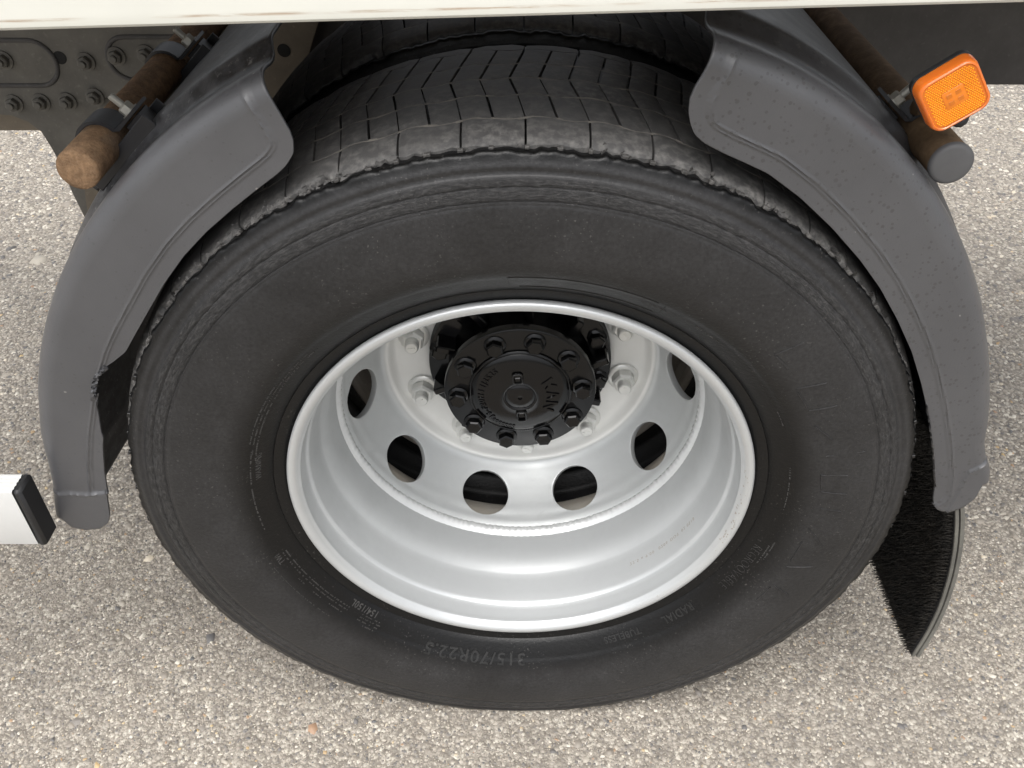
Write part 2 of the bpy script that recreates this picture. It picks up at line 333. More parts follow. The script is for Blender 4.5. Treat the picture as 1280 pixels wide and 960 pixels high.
# ------------------------------------------------------------------ ground
g = make('ground', [(-40, -30, -HZ), (40, -30, -HZ), (40, 50, -HZ), (-40, 50, -HZ)], [(0, 1, 2, 3)], M['ground'], None, None); tag(g, 'pale worn asphalt of mixed beige, grey and white stone chippings', 'ground', kind='structure')
def chippings():
    cx = C0 = np.array([cam.location[0], cam.location[1], cam.location[2]-HZ])
    def field(x0, x1, y0, y1, pitch, smin, smax):
        nx, ny = int((x1-x0)/pitch), int((y1-y0)/pitch)
        X, Y = np.meshgrid((np.arange(nx)+.5)*pitch+x0, (np.arange(ny)+.5)*pitch+y0); X = X.ravel(); Y = Y.ravel()
        X = X+RNG.uniform(-.48, .48, X.size)*pitch; Y = Y+RNG.uniform(-.48, .48, Y.size)*pitch
        s = smin+(smax-smin)*RNG.random(X.size)**2.2
        big = RNG.random(X.size) < .016; s[big] *= RNG.uniform(1.5, 2.6, big.sum())
        return X, Y, s
    parts = [field(-.95, .95, -.40, .36, .0043, .0014, .0043), field(-1.75, -.40, .36, 1.25, .0082, .0032, .0068), field(.42, 1.85, .36, 1.25, .0082, .0032, .0068),
             field(-1.25, -.95, -.1, .36, .007, .003, .0055), field(.95, 1.25, -.1, .36, .007, .003, .0055), field(-2.3, -1.1, 1.25, 2.4, .013, .005, .0095), field(1.0, 2.4, 1.25, 2.8, .0135, .005, .0095)]
    X = np.concatenate([p[0] for p in parts]); Y = np.concatenate([p[1] for p in parts]); s = np.concatenate([p[2] for p in parts])
    f, cp, sp = 1086.59, math.cos(.6856), math.sin(.6856)          # keep what the frame can show, with a margin
    dx, dy, dz = X-C0[0], Y-C0[1], -HZ-C0[2]
    wv = dy*cp-dz*sp; u = 640+f*dx/wv; v = 480-f*(dy*sp+dz*cp)/wv
    k = (u > -140) & (u < 1420) & (v > 60) & (v < 1080)
    X, Y, s = X[k], Y[k], s[k]; n = len(X); print('chippings', n)
    m = 5; a = np.arange(m)*2*np.pi/m
    ang = a[None]+RNG.uniform(0, 6.28, n)[:, None]+RNG.uniform(-.5, .5, (n, m))
    asp = RNG.uniform(.42, 1, n)[:, None]; rot = RNG.uniform(0, 6.28, n)[:, None]
    rad = s[:, None]*RNG.uniform(.78, 1.3, (n, m))
    h = s*RNG.uniform(.10, .46, n)
    def ring(k, z):
        px, py = rad*k*np.cos(ang), rad*k*np.sin(ang)*asp
        return np.stack([X[:, None]+px*np.cos(rot)-py*np.sin(rot), Y[:, None]+px*np.sin(rot)+py*np.cos(rot), z], -1)
    tilt = RNG.uniform(-.35, .35, (n, 2))
    r0 = ring(1.0, np.full((n, m), -HZ-.0008)); z1 = -HZ+h[:, None]*(1+tilt[:, :1]*np.cos(ang)+tilt[:, 1:]*np.sin(ang)); r1 = ring(RNG.uniform(.55, .8, (n, 1)), z1)
    V = np.concatenate([r0, r1], 1).reshape(-1, 3)+np.array([0, 0, HZ])
    b = (np.arange(n)*2*m)[:, None]
    quads = [np.stack([b[:, 0]+j, b[:, 0]+(j+1) % m, b[:, 0]+m+(j+1) % m, b[:, 0]+m+j], 1) for j in range(m)]
    Q = np.stack(quads, 1).reshape(-1, 4); Pn = b+m+np.arange(m)[None]
    me = bpy.data.meshes.new('asphalt_chippings'); me.vertices.add(len(V)); me.vertices.foreach_set('co', V.ravel())
    loops = np.concatenate([Q.ravel(), Pn.ravel()]); me.loops.add(len(loops)); me.loops.foreach_set('vertex_index', loops.astype(np.int32))
    cnt = np.concatenate([np.full(len(Q), 4), np.full(n, m)]); st = np.concatenate([[0], np.cumsum(cnt)[:-1]])
    me.polygons.add(len(cnt)); me.polygons.foreach_set('loop_start', st.astype(np.int32)); me.polygons.foreach_set('loop_total', cnt.astype(np.int32))
    me.update(calc_edges=True)
    tone = np.clip(RNG.beta(1.1, 1.2, n)*.93, 0, .93); odd = RNG.random(n) < .018; tone[odd] = RNG.uniform(.94, 1, odd.sum())
    at = me.attributes.new('tone', 'FLOAT', 'POINT'); at.data.foreach_set('value', np.repeat(tone, 2*m).astype(np.float32))
    me.materials.append(M['stone'])
    o = bpy.data.objects.new('asphalt_chippings', me); link(o); tag(o, 'beige, grey and white stone chips set in the asphalt', 'chippings', kind='stuff')
chippings()

# ------------------------------------------------------------------ tyre
YC = .127
def Rt(y):
    d = np.abs(np.asarray(y, float)-YC)
    return np.interp(d, [0, .045, .08, .097, .108, .118, .127, .134, .140, .146], [.4965, .4958, .4945, .4933, .4922, .4905, .4882, .4855, .4825, .4795])
def off(y): return np.interp(y, [-.02, .03, .082, .127, .172, .224, .274], [0, 0, -.9, -1.9, -1., 0, .3])
def sq(V):                                        # the tyre stands flat on the ground
    V = np.array(V, float); z = V[:, 2]; lim = -HZ+.0015; k = z < lim
    V[k, 2] = lim+(z[k]-lim)*.02; return V
SW = [(.290, .020), (.2965, .014), (.3002, .0085), (.3035, .0070), (.3060, .0060), (.3085, .0050), (.3100, .0044), (.3120, .0037), (.3145, .0028), (.3149, .0034), (.3153, .0023), (.322, -.0035), (.330, -.0095),
      (.338, -.0150), (.3405, -.0166), (.3418, -.0180), (.346, -.0208), (.354, -.0248), (.364, -.0282), (.376, -.0310), (.388, -.0328), (.400, -.0338), (.410, -.0341), (.420, -.0340), (.428, -.0336), (.4345, -.0331), (.4355, -.0318), (.4362, -.0317), (.4372, -.0323),
      (.4405, -.0322), (.4425, -.0320), (.4445, -.0317), (.4465, -.0313), (.4485, -.0308), (.4492, -.0298), (.4500, -.0297), (.4508, -.0304), (.4540, -.0302), (.458, -.0288), (.461, -.0270), (.4630, -.0259), (.4650, -.0259), (.4672, -.0266), (.4690, -.0264), (.4715, -.0252), (.4745, -.0237), (.4770, -.0227), (.4785, -.0216), (.4797, -.0195),
      (.4800, -.0168), (.4796, -.0130), (.4790, -.008)]
def ysw(r): return np.interp(r, [p[0] for p in SW[:46]], [p[1] for p in SW[:46]])
def tyre_body(parent, dy):
    NS = 900
    prof = list(SW)+[(float(Rt(y))-.0085, y) for y in np.linspace(0, .254, 16)]+[(r, .254-y) for r, y in SW[::-1][::2]]
    V, F = lathe(prof, NS); n = len(SW)
    P = V[:n*NS].reshape(n, NS, 3); r = np.hypot(P[:, :, 0], P[:, :, 2]); th = np.arctan2(P[:, :, 0], P[:, :, 2])
    cs, sn = np.cos(th)*26, np.sin(th)*26
    b = np.exp(-((r-.447)/.0075)**2)
    nz = fbm(cs*9+r*310, sn*9+r*120, 3)-.5; nz2 = fbm(cs*1.6+3, sn*1.6+r*40, 2)-.5
    P[:, :, 1] += b*(nz*.0016+nz2*.0010)+np.exp(-((r-.468)/.01)**2)*nz2*.0008
    edge = np.exp(-((r-.4795)/.0016)**2); P[:, :, 1] += edge*(fbm(cs*3, sn*3, 3)-.5)*.002
    dg_ = np.degrees(th); saw = np.exp(-(((dg_-.25) % 3.6-1.8)/.5)**2)*.0020+np.exp(-(((dg_-.25) % 7.2-3.6)/1.1)**2)*.0022+.0034*(fbm(dg_*.9, dg_*0+5, 3)-.5)
    kk = 1+np.clip((r-.474)/.005, 0, 1)*saw/.48; P[:, :, 0] *= kk; P[:, :, 2] *= kk
    V[:n*NS] = P.reshape(-1, 3)
    V = sq(V); V[:, 1] += dy
    return make('tyre', V, F, M['sidewall'], parent, 60)
def block(y0, y1, ta, tb, ga, gb, jag=0, seed=0):
    """tread block between two cuts (degrees), ga/gb half gap widths in metres"""
    nt, ny = (9 if jag else 5), (8 if jag else 5)
    ys = np.linspace(y0, y1, ny); V = []
    for i in range(nt):
        for j in range(ny):
            k = i/(nt-1); y = ys[j]; y += .0030*math.sin(math.radians((ta+(tb-ta)*k)*50))*(1 if 0 < y < .26 else 0); R = float(Rt(y))
            a = ta+off(y)+math.degrees(ga/R); b = tb+off(y)-math.degrees(gb/R)
            t = a+(b-a)*k; e = .0
            if i in (0, nt-1): e = .0011
            if j in (0, ny-1): e = max(e, .0009)
            e += .0007*(float(vnoise(np.array(t*.9+seed), np.array(y*60)))-.5)
            yy = y
            if jag and j <= 1:
                q = float(fbm(np.array(t*2.3+seed*.37), np.array(3.1), 3))
                d = max(0, q-.46)*jag*(1-.6*j); yy = y+d*.05; R = float(Rt(yy)); e += d*.013*(1-.5*j)
                e += .0015*(float(vnoise(np.array(t*5.+seed), np.array(9.)))-.3)*(j == 0)
            V.append(pol(R-e, t, yy))
    V = np.array(V); n = len(V); F = grid_faces(nt, ny)
    rim_ = [i*ny for i in range(nt)]+[(nt-1)*ny+j for j in range(1, ny)]+[i*ny+ny-1 for i in range(nt-2, -1, -1)]+[j for j in range(ny-2, 0, -1)]
    S = V[rim_].copy(); rr = np.hypot(S[:, 0], S[:, 2]); S[:, 0] *= (rr-.010)/rr; S[:, 2] *= (rr-.010)/rr
    F = [f[::-1] for f in F]
    m = len(rim_)
    for q in range(m): F.append((rim_[q], rim_[(q+1) % m], n+(q+1) % m, n+q))
    return sq(np.vstack([V, S])), F
def tread(tyre, dy, lim_rows, lim_sh, both=True):
    rest = MB(); th0 = .25
    rows = [(-.0105, .0290, 1), (.0308, .0810, 2), (.0828, .1260, 3), (.1278, .1710, 4), (.1730, .2230, 5), (.2248, .2705, 6)]
    for (y0, y1, row) in rows:
        step = 7.2 if row in (1, 6) else 3.6; n = round(360/step)
        for k in range(n):
            c = th0+k*step; mid = (c+step/2+180) % 360-180
            A = (k % 2 == 0)
            wid = {1: (.0011, .0011), 6: (.0014, .0014), 2: (.0007, .0014), 3: (.0014, .0007), 4: (.0016, .0016), 5: (.0016, .0014)}[row]
            ga, gb = (wid if A or row in (1, 6) else wid[::-1])
            jag = (.62 if (abs(mid) > 13) else .18) if row == 1 else 0
            V, F = block(y0, y1, c, c+step, ga, gb, jag, k*1.7+row*11)
            V[:, 1] += dy
            lim = lim_sh if row == 1 else lim_rows
            if abs(mid) < lim: make('tread_block', V, F, M['tread'], tyre, 40)
            else: rest.add(V, F)
    sd = MB(); ta = np.linspace(-180, 180, 721)          # grit packed into the sipes between the rows
    for yb in (.0299, .0819, .1269, .1720):
        P = []
        for o_ in (-.0022, .0022):
            yy = yb+o_+.0030*np.sin(np.radians((ta-th0-off(yb))*50)); P.append(pol(Rt(yy)-.0010, ta, yy+dy))
        sd.add(sq(np.vstack(P)), [(i, i+1, 721+i+1, 721+i) for i in range(720)])
    sd.make('sipe_grit', M['grit'], tyre, 40)
    tag(rest.make('tread_band', M['tread'], tyre, 40), kind='stuff')

wheel = thing('wheel_assembly', 'outer truck wheel, worn black tyre on a silver steel rim with black hub', 'wheel', (0, YC, -HZ))
tyre = tyre_body(wheel, 0); tread(tyre, 0, 34, 76)
def wear_tabs():
    for k in range(-50, 50):
        th = .25+k*3.6+random.uniform(-.25, .25)
        
        p = pol(.4822, th, -.0140); t = math.radians(th); R = np.array([[math.cos(t), 0, math.sin(t)], [0, 1, 0], [-math.sin(t), 0, math.cos(t)]])
        V, F = box(p, (random.uniform(.004, .0075), .0058, random.uniform(.0030, .0046)), R, .0006); make('wear_tab', V, F, M['chip'] if abs(th) < 62 else M['letter'], tyre, 30)  # tabs around the top use paler rubber: skylight on them put into colour
    c = MB()
    for _ in range(230):
        th = random.choice([random.gauss(-48, 14), random.gauss(-26, 8), random.gauss(38, 14), random.uniform(-80, 85)])
        if abs(th) > 88: continue
        yy = -.0125+abs(random.gauss(0, .006)); R = float(Rt(yy))-.0005-random.random()*.003
        s = random.uniform(.0012, .0042); p = pol(R, th, yy)
        V = np.array([[0, 0, 1], [1, .3, -.5], [-.6, .8, -.5], [-.5, -.9, -.4], [.3, -.2, -.8]])*RNG.uniform(.5, 1.3, (5, 3))*np.array([s*1.5, s, s*.8])
        t = math.radians(th); Rm = np.array([[math.cos(t), 0, math.sin(t)], [0, 1, 0], [-math.sin(t), 0, math.cos(t)]])
        c.add(V @ Rm.T+p, [(0, 1, 2), (0, 2, 3), (0, 3, 1), (4, 2, 1), (4, 3, 2), (4, 1, 3)])
    tag(c.make('torn_rubber', M['chip'], tyre, None), kind='stuff')
wear_tabs()

# ---- raised lettering, laid round the wheel
def text_mesh(s, size, extrude, bold=0, align='CENTER', spacing=1.0):
    cu = bpy.data.curves.new('lettering', 'FONT'); cu.body = s; cu.size = size; cu.extrude = extrude; cu.offset = bold; cu.align_x = align; cu.align_y = 'CENTER'; cu.space_character = spacing; cu.resolution_u = 3
    ob = bpy.data.objects.new('lettering', cu); COL.objects.link(ob); dg = bpy.context.evaluated_depsgraph_get()
    me = ob.evaluated_get(dg).to_mesh(); V = np.array([v.co[:] for v in me.vertices]); F = [tuple(p.vertices) for p in me.polygons]
    ob.evaluated_get(dg).to_mesh_clear(); bpy.data.objects.remove(ob); bpy.data.curves.remove(cu)
    return V, F
def arc_text(s, r, th, size, mat, parent, surf, h=.0008, bold=0, spacing=1.0, flip=False, name='lettering', sx=1.0):
    V, F = text_mesh(s, size, h, bold, spacing=spacing); x, y, z = V.T; x = x*sx
    if flip: a = th-np.degrees(x/r); rr = r-y
    else: a = th+np.degrees(x/r); rr = r+y
    return make(name, pol(rr, a, surf(rr)-z), F, mat, parent, 30)
arc_text('315/70R22.5', .3385, 191.5, .0225, M['letter'], tyre, ysw, .0016, .0003, 1.12, sx=1.22)
arc_text('REGROOVABLE', .330, 112.8, .0155, M['worn'], tyre, ysw, .0005, -.0006, 1.05, sx=.86)
arc_text('TUBELESS', .328, 152, .0115, M['letter'], tyre, ysw, .0009, .0002, 1.1, sx=1.1)
arc_text('RADIAL', .328, 135.5, .014, M['letter'], tyre, ysw, .0009, .0002, 1.1, sx=1.05)
arc_text('WARNING', .330, 281, .0082, M['worn'], tyre, ysw, .0006, .0001, 1.1, sx=1.1)
arc_text('154/150L', .323, 224, .0115, M['worn'], tyre, ysw, .0008, .0001, 1.1)
arc_text('TWI', .341, 252, .009, M['smallprint'], tyre, ysw, .0005, 0, 1.1)
# rows of moulded small print: too small to read, short raised dashes
def fine_print(r, a0, a1, hgt):
    b = MB(); a = a0
    while a < a1:
        wd = random.uniform(.12, .34)
        if random.random() < .82:
            V, F = box((0, 0, 0), (math.radians(wd)*r, .0010, hgt*random.uniform(.6, 1))); t = math.radians(a); R = np.array([[math.cos(t), 0, math.sin(t)], [0, 1, 0], [-math.sin(t), 0, math.cos(t)]])
            b.add(V @ R.T+pol(r, a, float(ysw(r))-.0001), F)
        a += wd+random.choice([.12, .12, .15, .5])
    tag(b.make('small_print', M['smallprint'], tyre, None), kind='stuff')
for r, a0, a1, h in ((.3385, 262, 286, .0022), (.3335, 283, 318, .0020), (.3375, 285, 316, .0018), (.3415, 288, 306, .0018), (.3305, 228, 253, .0026), (.3345, 228, 253, .0024), (.3400, 229, 233, .0028), (.3400, 236, 239, .0028), (.3400, 242, 244.5, .0028),
                     (.3305, 218.5, 224, .0026), (.3345, 218, 224, .0026), (.3385, 218, 224, .0026), (.3425, 219, 222, .0026), (.352, 230, 251, .0012), (.3395, 103, 109, .002), (.3425, 101, 107, .0022),
                     (.3355, 22, 27, .0016), (.3355, 34, 41, .0016), (.337, 62, 66, .0016), (.337, 78, 92, .0016)): fine_print(r, a0, a1, h)
def arc_bar(r0, r1, a0, a1, wd, h=.0007):
    """a raised moulding line from (r0,a0) to (r1,a1)"""
    n = max(2, int(abs(a1-a0)*2)+2); k = np.linspace(0, 1, n); r = r0+(r1-r0)*k; a = a0+(a1-a0)*k
    P = pol(r, a, ysw(r)); T = np.gradient(P, axis=0); T /= np.linalg.norm(T, axis=1)[:, None]; N = np.cross(T, [0, 1, 0])
    V = np.concatenate([P-N*wd/2+[0, .0008, 0], P-N*wd*.3-[0, h, 0], P+N*wd*.3-[0, h, 0], P+N*wd/2+[0, .0008, 0]], 0)
    return V, [(q*n+i, q*n+i+1, (q+1)*n+i+1, (q+1)*n+i) for q in range(3) for i in range(n-1)]
fr = MB()
for a in ((.324, .324, -.5, 25.5), (.344, .344, -2.5, 24.5), (.326, .342, -2.4, -2.6), (.327, .341, 26.6, 26.2)): fr.add(*arc_bar(*a, .0012))
fr.make('plate_outline', M['letter'], tyre, 40)
# ghosts of worn-away moulded lettering: only broken strokes remain
for a in ((.372, .405, 47, 47.6), (.372, .374, 47, 51), (.368, .40, 56, 57), (.368, .37, 57, 61), (.37, .40, 62, 62.5), (.37, .385, 66, 70), (.376, .42, 74, 74.2), (.37, .40, 79, 79.3), (.37, .372, 79, 83), (.372, .402, 83.5, 84), (.375, .40, 88, 88.4), (.37, .395, 94, 98), (.37, .37, 98, 104), (.37, .40, 106, 104), (.372, .40, 112, 113), (.372, .372, 113, 118)): make('worn_lettering', *arc_bar(*a, .0026, .0009), M['sidewall'], tyre, 40)
# vent spew marks in the rim cushion ring
for a in (-6, 7.5, 171, 186, 160):
    V, F = arc_bar(.3035, .3150, a, a+.05, .0010, .0006); make('mould_tick', V, F, M['groove'], tyre, 40)

# ------------------------------------------------------------------ rim and disc
RIM = [(.2925, .0165), (.2968, .0115), (.2985, .0065), (.2984, .0032), (.2972, .0010), (.2950, 0), (.2915, .0002), (.2880, .0016), (.2855, .0046), (.2838, .0082), (.2828, .0090), (.2822, .0105), (.2826, .0130), (.2822, .0200), (.2812, .030), (.2806, .0365), (.2796, .0385), (.2782, .0400),
       (.2770, .0450), (.2757, .060), (.2735, .080), (.2722, .0895), (.2708, .0930), (.2680, .1000), (.2652, .108), (.2632, .118), (.2622, .130), (.2618, .145), (.2616, .175), (.2618, .195), (.2640, .212), (.2690, .224), (.2745, .234), (.2790, .243), (.2850, .2475), (.2920, .252), (.2960, .254), (.2985, .251), (.2985, .246), (.2950, .240)]
V, F = lathe(RIM, 256); V2, F2 = V, F
rim = make('rim', V, [f[::-1] for f in F], M['rim'], wheel, 50)
# worn paint along the lip on the right-hand side: little bare patches
wp = MB()
for _ in range(46):
    th = random.gauss(97, 9); r0 = random.uniform(.2835, .2895); ln = random.uniform(.25, .8)
    yr = lambda r: float(np.interp(r, [.2822, .2838, .2855, .2880, .2915], [.0105, .0082, .0046, .0016, .0002]))-.00025
    k = np.linspace(0, 1, 5); wv = random.uniform(.0006, .0016)
    a = pol(r0+np.array([random.uniform(0, .0008) for _ in k]), th+k*ln, 0); b = pol(r0+wv*np.sin(np.pi*k)+.0003, th+k*ln, 0)
    for P in (a, b):
        for p in P: p[1] = yr(math.hypot(p[0], p[2]))
    wp.add(np.vstack([a, b]), [(i, i+1, 6+i, 5+i) for i in range(4)])
M['bare'] = m_frame('scuffed_lip', (.30, .27, .24), (.42, .39, .35))
tag(wp.make('scuff_mark', M['bare'], rim, None), kind='stuff')
DISC = [(.2600, .1760), (.2585, .1790), (.2560, .1830), (.2548, .1880), (.2540, .1960), (.2508, .2020), (.2462, .2170), (.2408, .2295), (.2345, .2420), (.2275, .2540), (.2200, .2650), (.2140, .2735), (.2105, .2765), (.2075, .2778), (.2050, .2780), (.2025, .2795), (.2005, .2835), (.1985, .2890), (.1955, .2940), (.1910, .2970), (.185, .2985), (.165, .300), (.142, .3010), (.1405, .3018), (.1402, .3045)]
DP = np.array(DISC); DS = np.concatenate([[0], np.cumsum(np.hypot(*np.diff(DP, axis=0).T))])
def dprof(s): return np.interp(s, DS, DP[:, 0]), np.interp(s, DS, DP[:, 1])
TV = math.degrees(.079)          # rotation of the wheel
def disc():
    s0 = DS[7]; hh = .0445; sa, sb = s0-hh, s0+hh; hw = 18.0; hr = .0385
    NV = 12; NSG = 12; b = MB()
    # plain strips above and below the vents
    th = (np.arange(120)*3.0)+TV
    for ss in (np.concatenate([DS[DS < sa], [sa]]), np.concatenate([[sb], DS[DS > sb]])):
        r, y = dprof(ss); P = np.array([pol(r[i], 180-th, np.full(120, y[i])) for i in range(len(ss))])
        b.add(P.transpose(1, 0, 2).reshape(-1, 3), grid_faces(120, len(ss), 0, True))
    K = 6; pts = []
    for q in range(12): pts.append((-1+2*q/12, -1))
    for q in range(12): pts.append((1, -1+2*q/12))
    for q in range(12): pts.append((1-2*q/12, 1))
    for q in range(12): pts.append((-1, 1-2*q/12))
    pts = np.array(pts); A = pts*np.array([math.radians(hw)*.2408, hh]); u = A/np.linalg.norm(A, axis=1)[:, None]*hr
    for k in range(10):
        c = TV+18+36*k; V = []
        for q in range(K):
            t = (q/(K-1))**1.5; W = u*(1-t)+A*t
            r, y = dprof(s0+W[:, 1]); V.append(pol(r, 180-(c+np.degrees(W[:, 0]/.2408)), y))
        n = 48; V = np.vstack(V); F = [(q*n+i, (q+1)*n+i, (q+1)*n+(i+1) % n, q*n+(i+1) % n) for q in range(K-1) for i in range(n)]
        b.add(V, F)
    o = b.make('wheel_disc', None, wheel, None); me = o.data; me.materials.append(M['disc'])
    import bmesh
    bm = bmesh.new(); bm.from_mesh(me); bmesh.ops.remove_doubles(bm, verts=bm.verts, dist=2e-5); bmesh.ops.recalc_face_normals(bm, faces=bm.faces)
    f = max(bm.faces, key=lambda f: f.calc_center_median().y); 
    if f.normal.y > 0: bmesh.ops.reverse_faces(bm, faces=bm.faces)
    bm.to_mesh(me); bm.free(); me.shade_smooth()
    md = o.modifiers.new('thickness', 'SOLIDIFY'); md.thickness = .011; md.offset = -1
    bv = o.modifiers.new('edge', 'BEVEL'); bv.width = .0012; bv.segments = 2; bv.limit_method = 'ANGLE'; bv.angle_limit = math.radians(50)
    return o
wdisc = disc()
# weld bead between disc and rim: rippled ring
nb = 720; tb = np.linspace(0, 360, nb, endpoint=False); V = []
rip = .0006*np.sin(np.radians(tb)*170+3*fbm(tb*.2, tb*0+7, 2))+.0011*(fbm(tb*.8, tb*0+2, 4)-.5)
for q in range(7):
    a = math.pi*(q/6); rr = .2616-.0068*math.sin(a)*(1+rip/.006); yy = .1590+.0215*q/6+rip*.6
    V.append(pol(rr, tb, yy))
V = np.vstack(V); make('weld_bead', V, [(q*nb+i, q*nb+(i+1) % nb, (q+1)*nb+(i+1) % nb, (q+1)*nb+i) for q in range(6) for i in range(nb)], M['bead'], rim, 60)
# stamped marks on the rim band (faint dashes and figures)
def rim_text(s, y, th, size):
    V, F = text_mesh(s, size, .0001, 0, spacing=1.3); rr = float(np.interp(y, [p[1] for p in RIM[16:30]], [p[0] for p in RIM[16:30]]))-.0002
    a = th-np.degrees(V[:, 0]/rr); return make('stamping', pol(np.full(len(V), rr)-V[:, 2], a, y-V[:, 1]), F, M['bare'], rim, None)
for s, th in (('22.5 x 9.00', 138), ('0206', 129.5), ('DOT', 124.5), ('02 0518', 118)): rim_text(s, .068, th, .0075)

def hexprism(af, h, cham=.0, dome=0):
    R = af/math.sqrt(3); a = np.radians(np.arange(6)*60+15); b = MB()
    V = [(R*math.cos(t), R*math.sin(t), 0) for t in a]+[(R*math.cos(t), R*math.sin(t), h-cham) for t in a]
    k = (R-cham*1.2)/R if cham else 1
    V += [(k*R*math.cos(t), k*R*math.sin(t), h) for t in a]
    F = [(i, (i+1) % 6, 6+(i+1) % 6, 6+i) for i in range(6)]+[(6+i, 6+(i+1) % 6, 12+(i+1) % 6, 12+i) for i in range(6)]+[tuple(range(12, 18))]
    return np.array(V), F
# wheel nuts: hex nut, captive washer, stud end
me_nut = MB().add(*hexprism(.032, .022, .003)).mesh('wheel_nut', M['nut'], 25)
me_wash = MB().add(*lathe_local([(.016, .0005), (.0235, .0005), (.0245, .0015), (.0245, .0035), (.0225, .0055), (.017, .0062)], 32)).mesh('washer', M['nut'], 40)
sb_ = MB(); sb_.add(*lathe_local([(.0108, .018), (.0108, .0300), (.0104, .0312), (.0108, .0322), (.0104, .0345), (.0085, .0365), (.0030, .0370)], 20, cap1=True)); sb_.add(*box((0, 0, .0373), (.011, .003, .0012)))
me_stud = sb_.mesh('stud', M['nut'], 40)
for k in range(10):
    th = 180-(math.degrees(.0769)+36*k); p = pol(.1675, th, .2995)
    Mx = axisM(p, (0, -1, 0)) @ Matrix.Rotation(random.uniform(0, 6.28), 4, 'Z')
    o = inst('wheel_nut', me_nut, Mx, wheel)
    for nm, me in (('washer', me_wash), ('stud', me_stud)):
        c = bpy.data.objects.new(nm, me); link(c, o)
# hub: casting behind the flange, flange with ten bolts, cover plate
hub = MB(); hub.add(*lathe([(.02, .212), (.1085, .2120), (.1115, .2135), (.1122, .2160), (.1122, .226), (.110, .2285), (.1045, .2300), (.1035, .2450), (.106, .262), (.1095, .275), (.139, .279), (.1398, .2800), (.1398, .330), (.10, .335)], 128))
o = hub.make('hub_flange', M['hub'], wheel, 40)
flange = o
hub_me = MB(); hub_me.add(*lathe_local([(.0130, 0), (.0155, 0), (.0162, .0008), (.0158, .0018), (.0130, .0040), (.0115, .0045)], 28)); hub_me.add(*(lambda VF: (VF[0]+[0, 0, .0035], VF[1]))(hexprism(.0222, .0120, .0018)))
me_hb = hub_me.mesh('hub_bolt', M['hub'], 28)
for k in range(10):
    th = 180-(math.degrees(.4039)+36*k); p = pol(.0922, th, .2120)
    inst('hub_bolt', me_hb, axisM(p, (0, -1, 0)) @ Matrix.Rotation(random.uniform(0, 6.28), 4, 'Z'), flange)
# ribs and drum bolts behind the flange
for k in range(10):
    th = 180-(math.degrees(.4039)+18+36*k); t = math.radians(th)
    R = np.array([[math.cos(t), 0, math.sin(t)], [0, 1, 0], [-math.sin(t), 0, math.cos(t)]])
    V, F = box((0, 0, 0), (.012, .040, .030), R, .002); make('hub_rib', V+pol(.1200, th+11, .264), F, M['hub'], flange, 30)
    inst('drum_bolt', me_hb, axisM(pol(.1245, th, .279), (0, -1, 0)), flange)
cap_prof = [(.0765, .2122), (.0765, .2085), (.0748, .2070), (.0735, .2066), (.0725, .2072), (.0715, .2062), (.066, .2035), (.058, .2012), (.048, .1998), (.036, .1990), (.0275, .1988), (.0262, .1982), (.0250, .1974), (.0236, .1978), (.0222, .1990), (.0205, .1978), (.0170, .1962), (.012, .1955), (.0050, .1954), (.0032, .1958), (.0024, .1985), (.0001, .199)]
cap = MB().add(*lathe(cap_prof, 96)).make('hub_cover', M['hub'], wheel, 45)
def ycap(r): return np.interp(r, [p[0] for p in cap_prof[::-1]], [p[1] for p in cap_prof[::-1]])
for th, rr in ((-6, .0355), (176, .0365)):
    t = math.radians(th); R = np.array([[math.cos(t), 0, math.sin(t)], [0, 1, 0], [-math.sin(t), 0, math.cos(t)]]); b = MB()
    q = np.linspace(0, 2*math.pi, 33)[:-1]; P = np.stack([.0066*np.sign(np.cos(q))*np.abs(np.cos(q))**.45, 0*q, .0088*np.sign(np.sin(q))*np.abs(np.sin(q))**.45], 1)
    P = np.vstack([P, P[:2]]) @ R.T+pol(rr, th, .1976); b.add(*tube(P, .0019, 8, False)); b.add(*box(pol(rr-.0025, th, .1990), (.0095, .0035, .0075), R, .0012)); b.make('cast_lug', M['hub'], cap, 30)
arc_text('MAN', .0475, 86, .0265, M['hub'], cap, ycap, .0022, .0001, 1.2, sx=.95)
arc_text('36-F20H4', .0575, 252, .0125, M['hub'], cap, ycap, .0017, .0003, 1.2)
arc_text('1J3535', .0575, 305, .0125, M['hub'], cap, ycap, .0017, .0003, 1.15)
arc_text('00000000', .0605, 207, .0100, M['hub'], cap, ycap, .0014, .0003, 1.1)
MB().add(*lathe([(.10, .330), (.20, .335), (.205, .34), (.205, .53), (.10, .54)], 64)).make('brake_drum', M['drum'], wheel, 40)

# ------------------------------------------------------------------ the inner twin wheel
inner = thing('wheel_assembly', 'inner twin wheel, dark shaded tyre tread seen behind the outer one', 'wheel', (0, YC+.345, -HZ))
it = tyre_body(inner, .345); tread(it, .345, 24, 24)
make('rim', *(lambda VF: (VF[0]+[0, .345, 0], [f[::-1] for f in VF[1]]))(lathe(RIM, 96)), M['dirtyrim'], inner, 50)

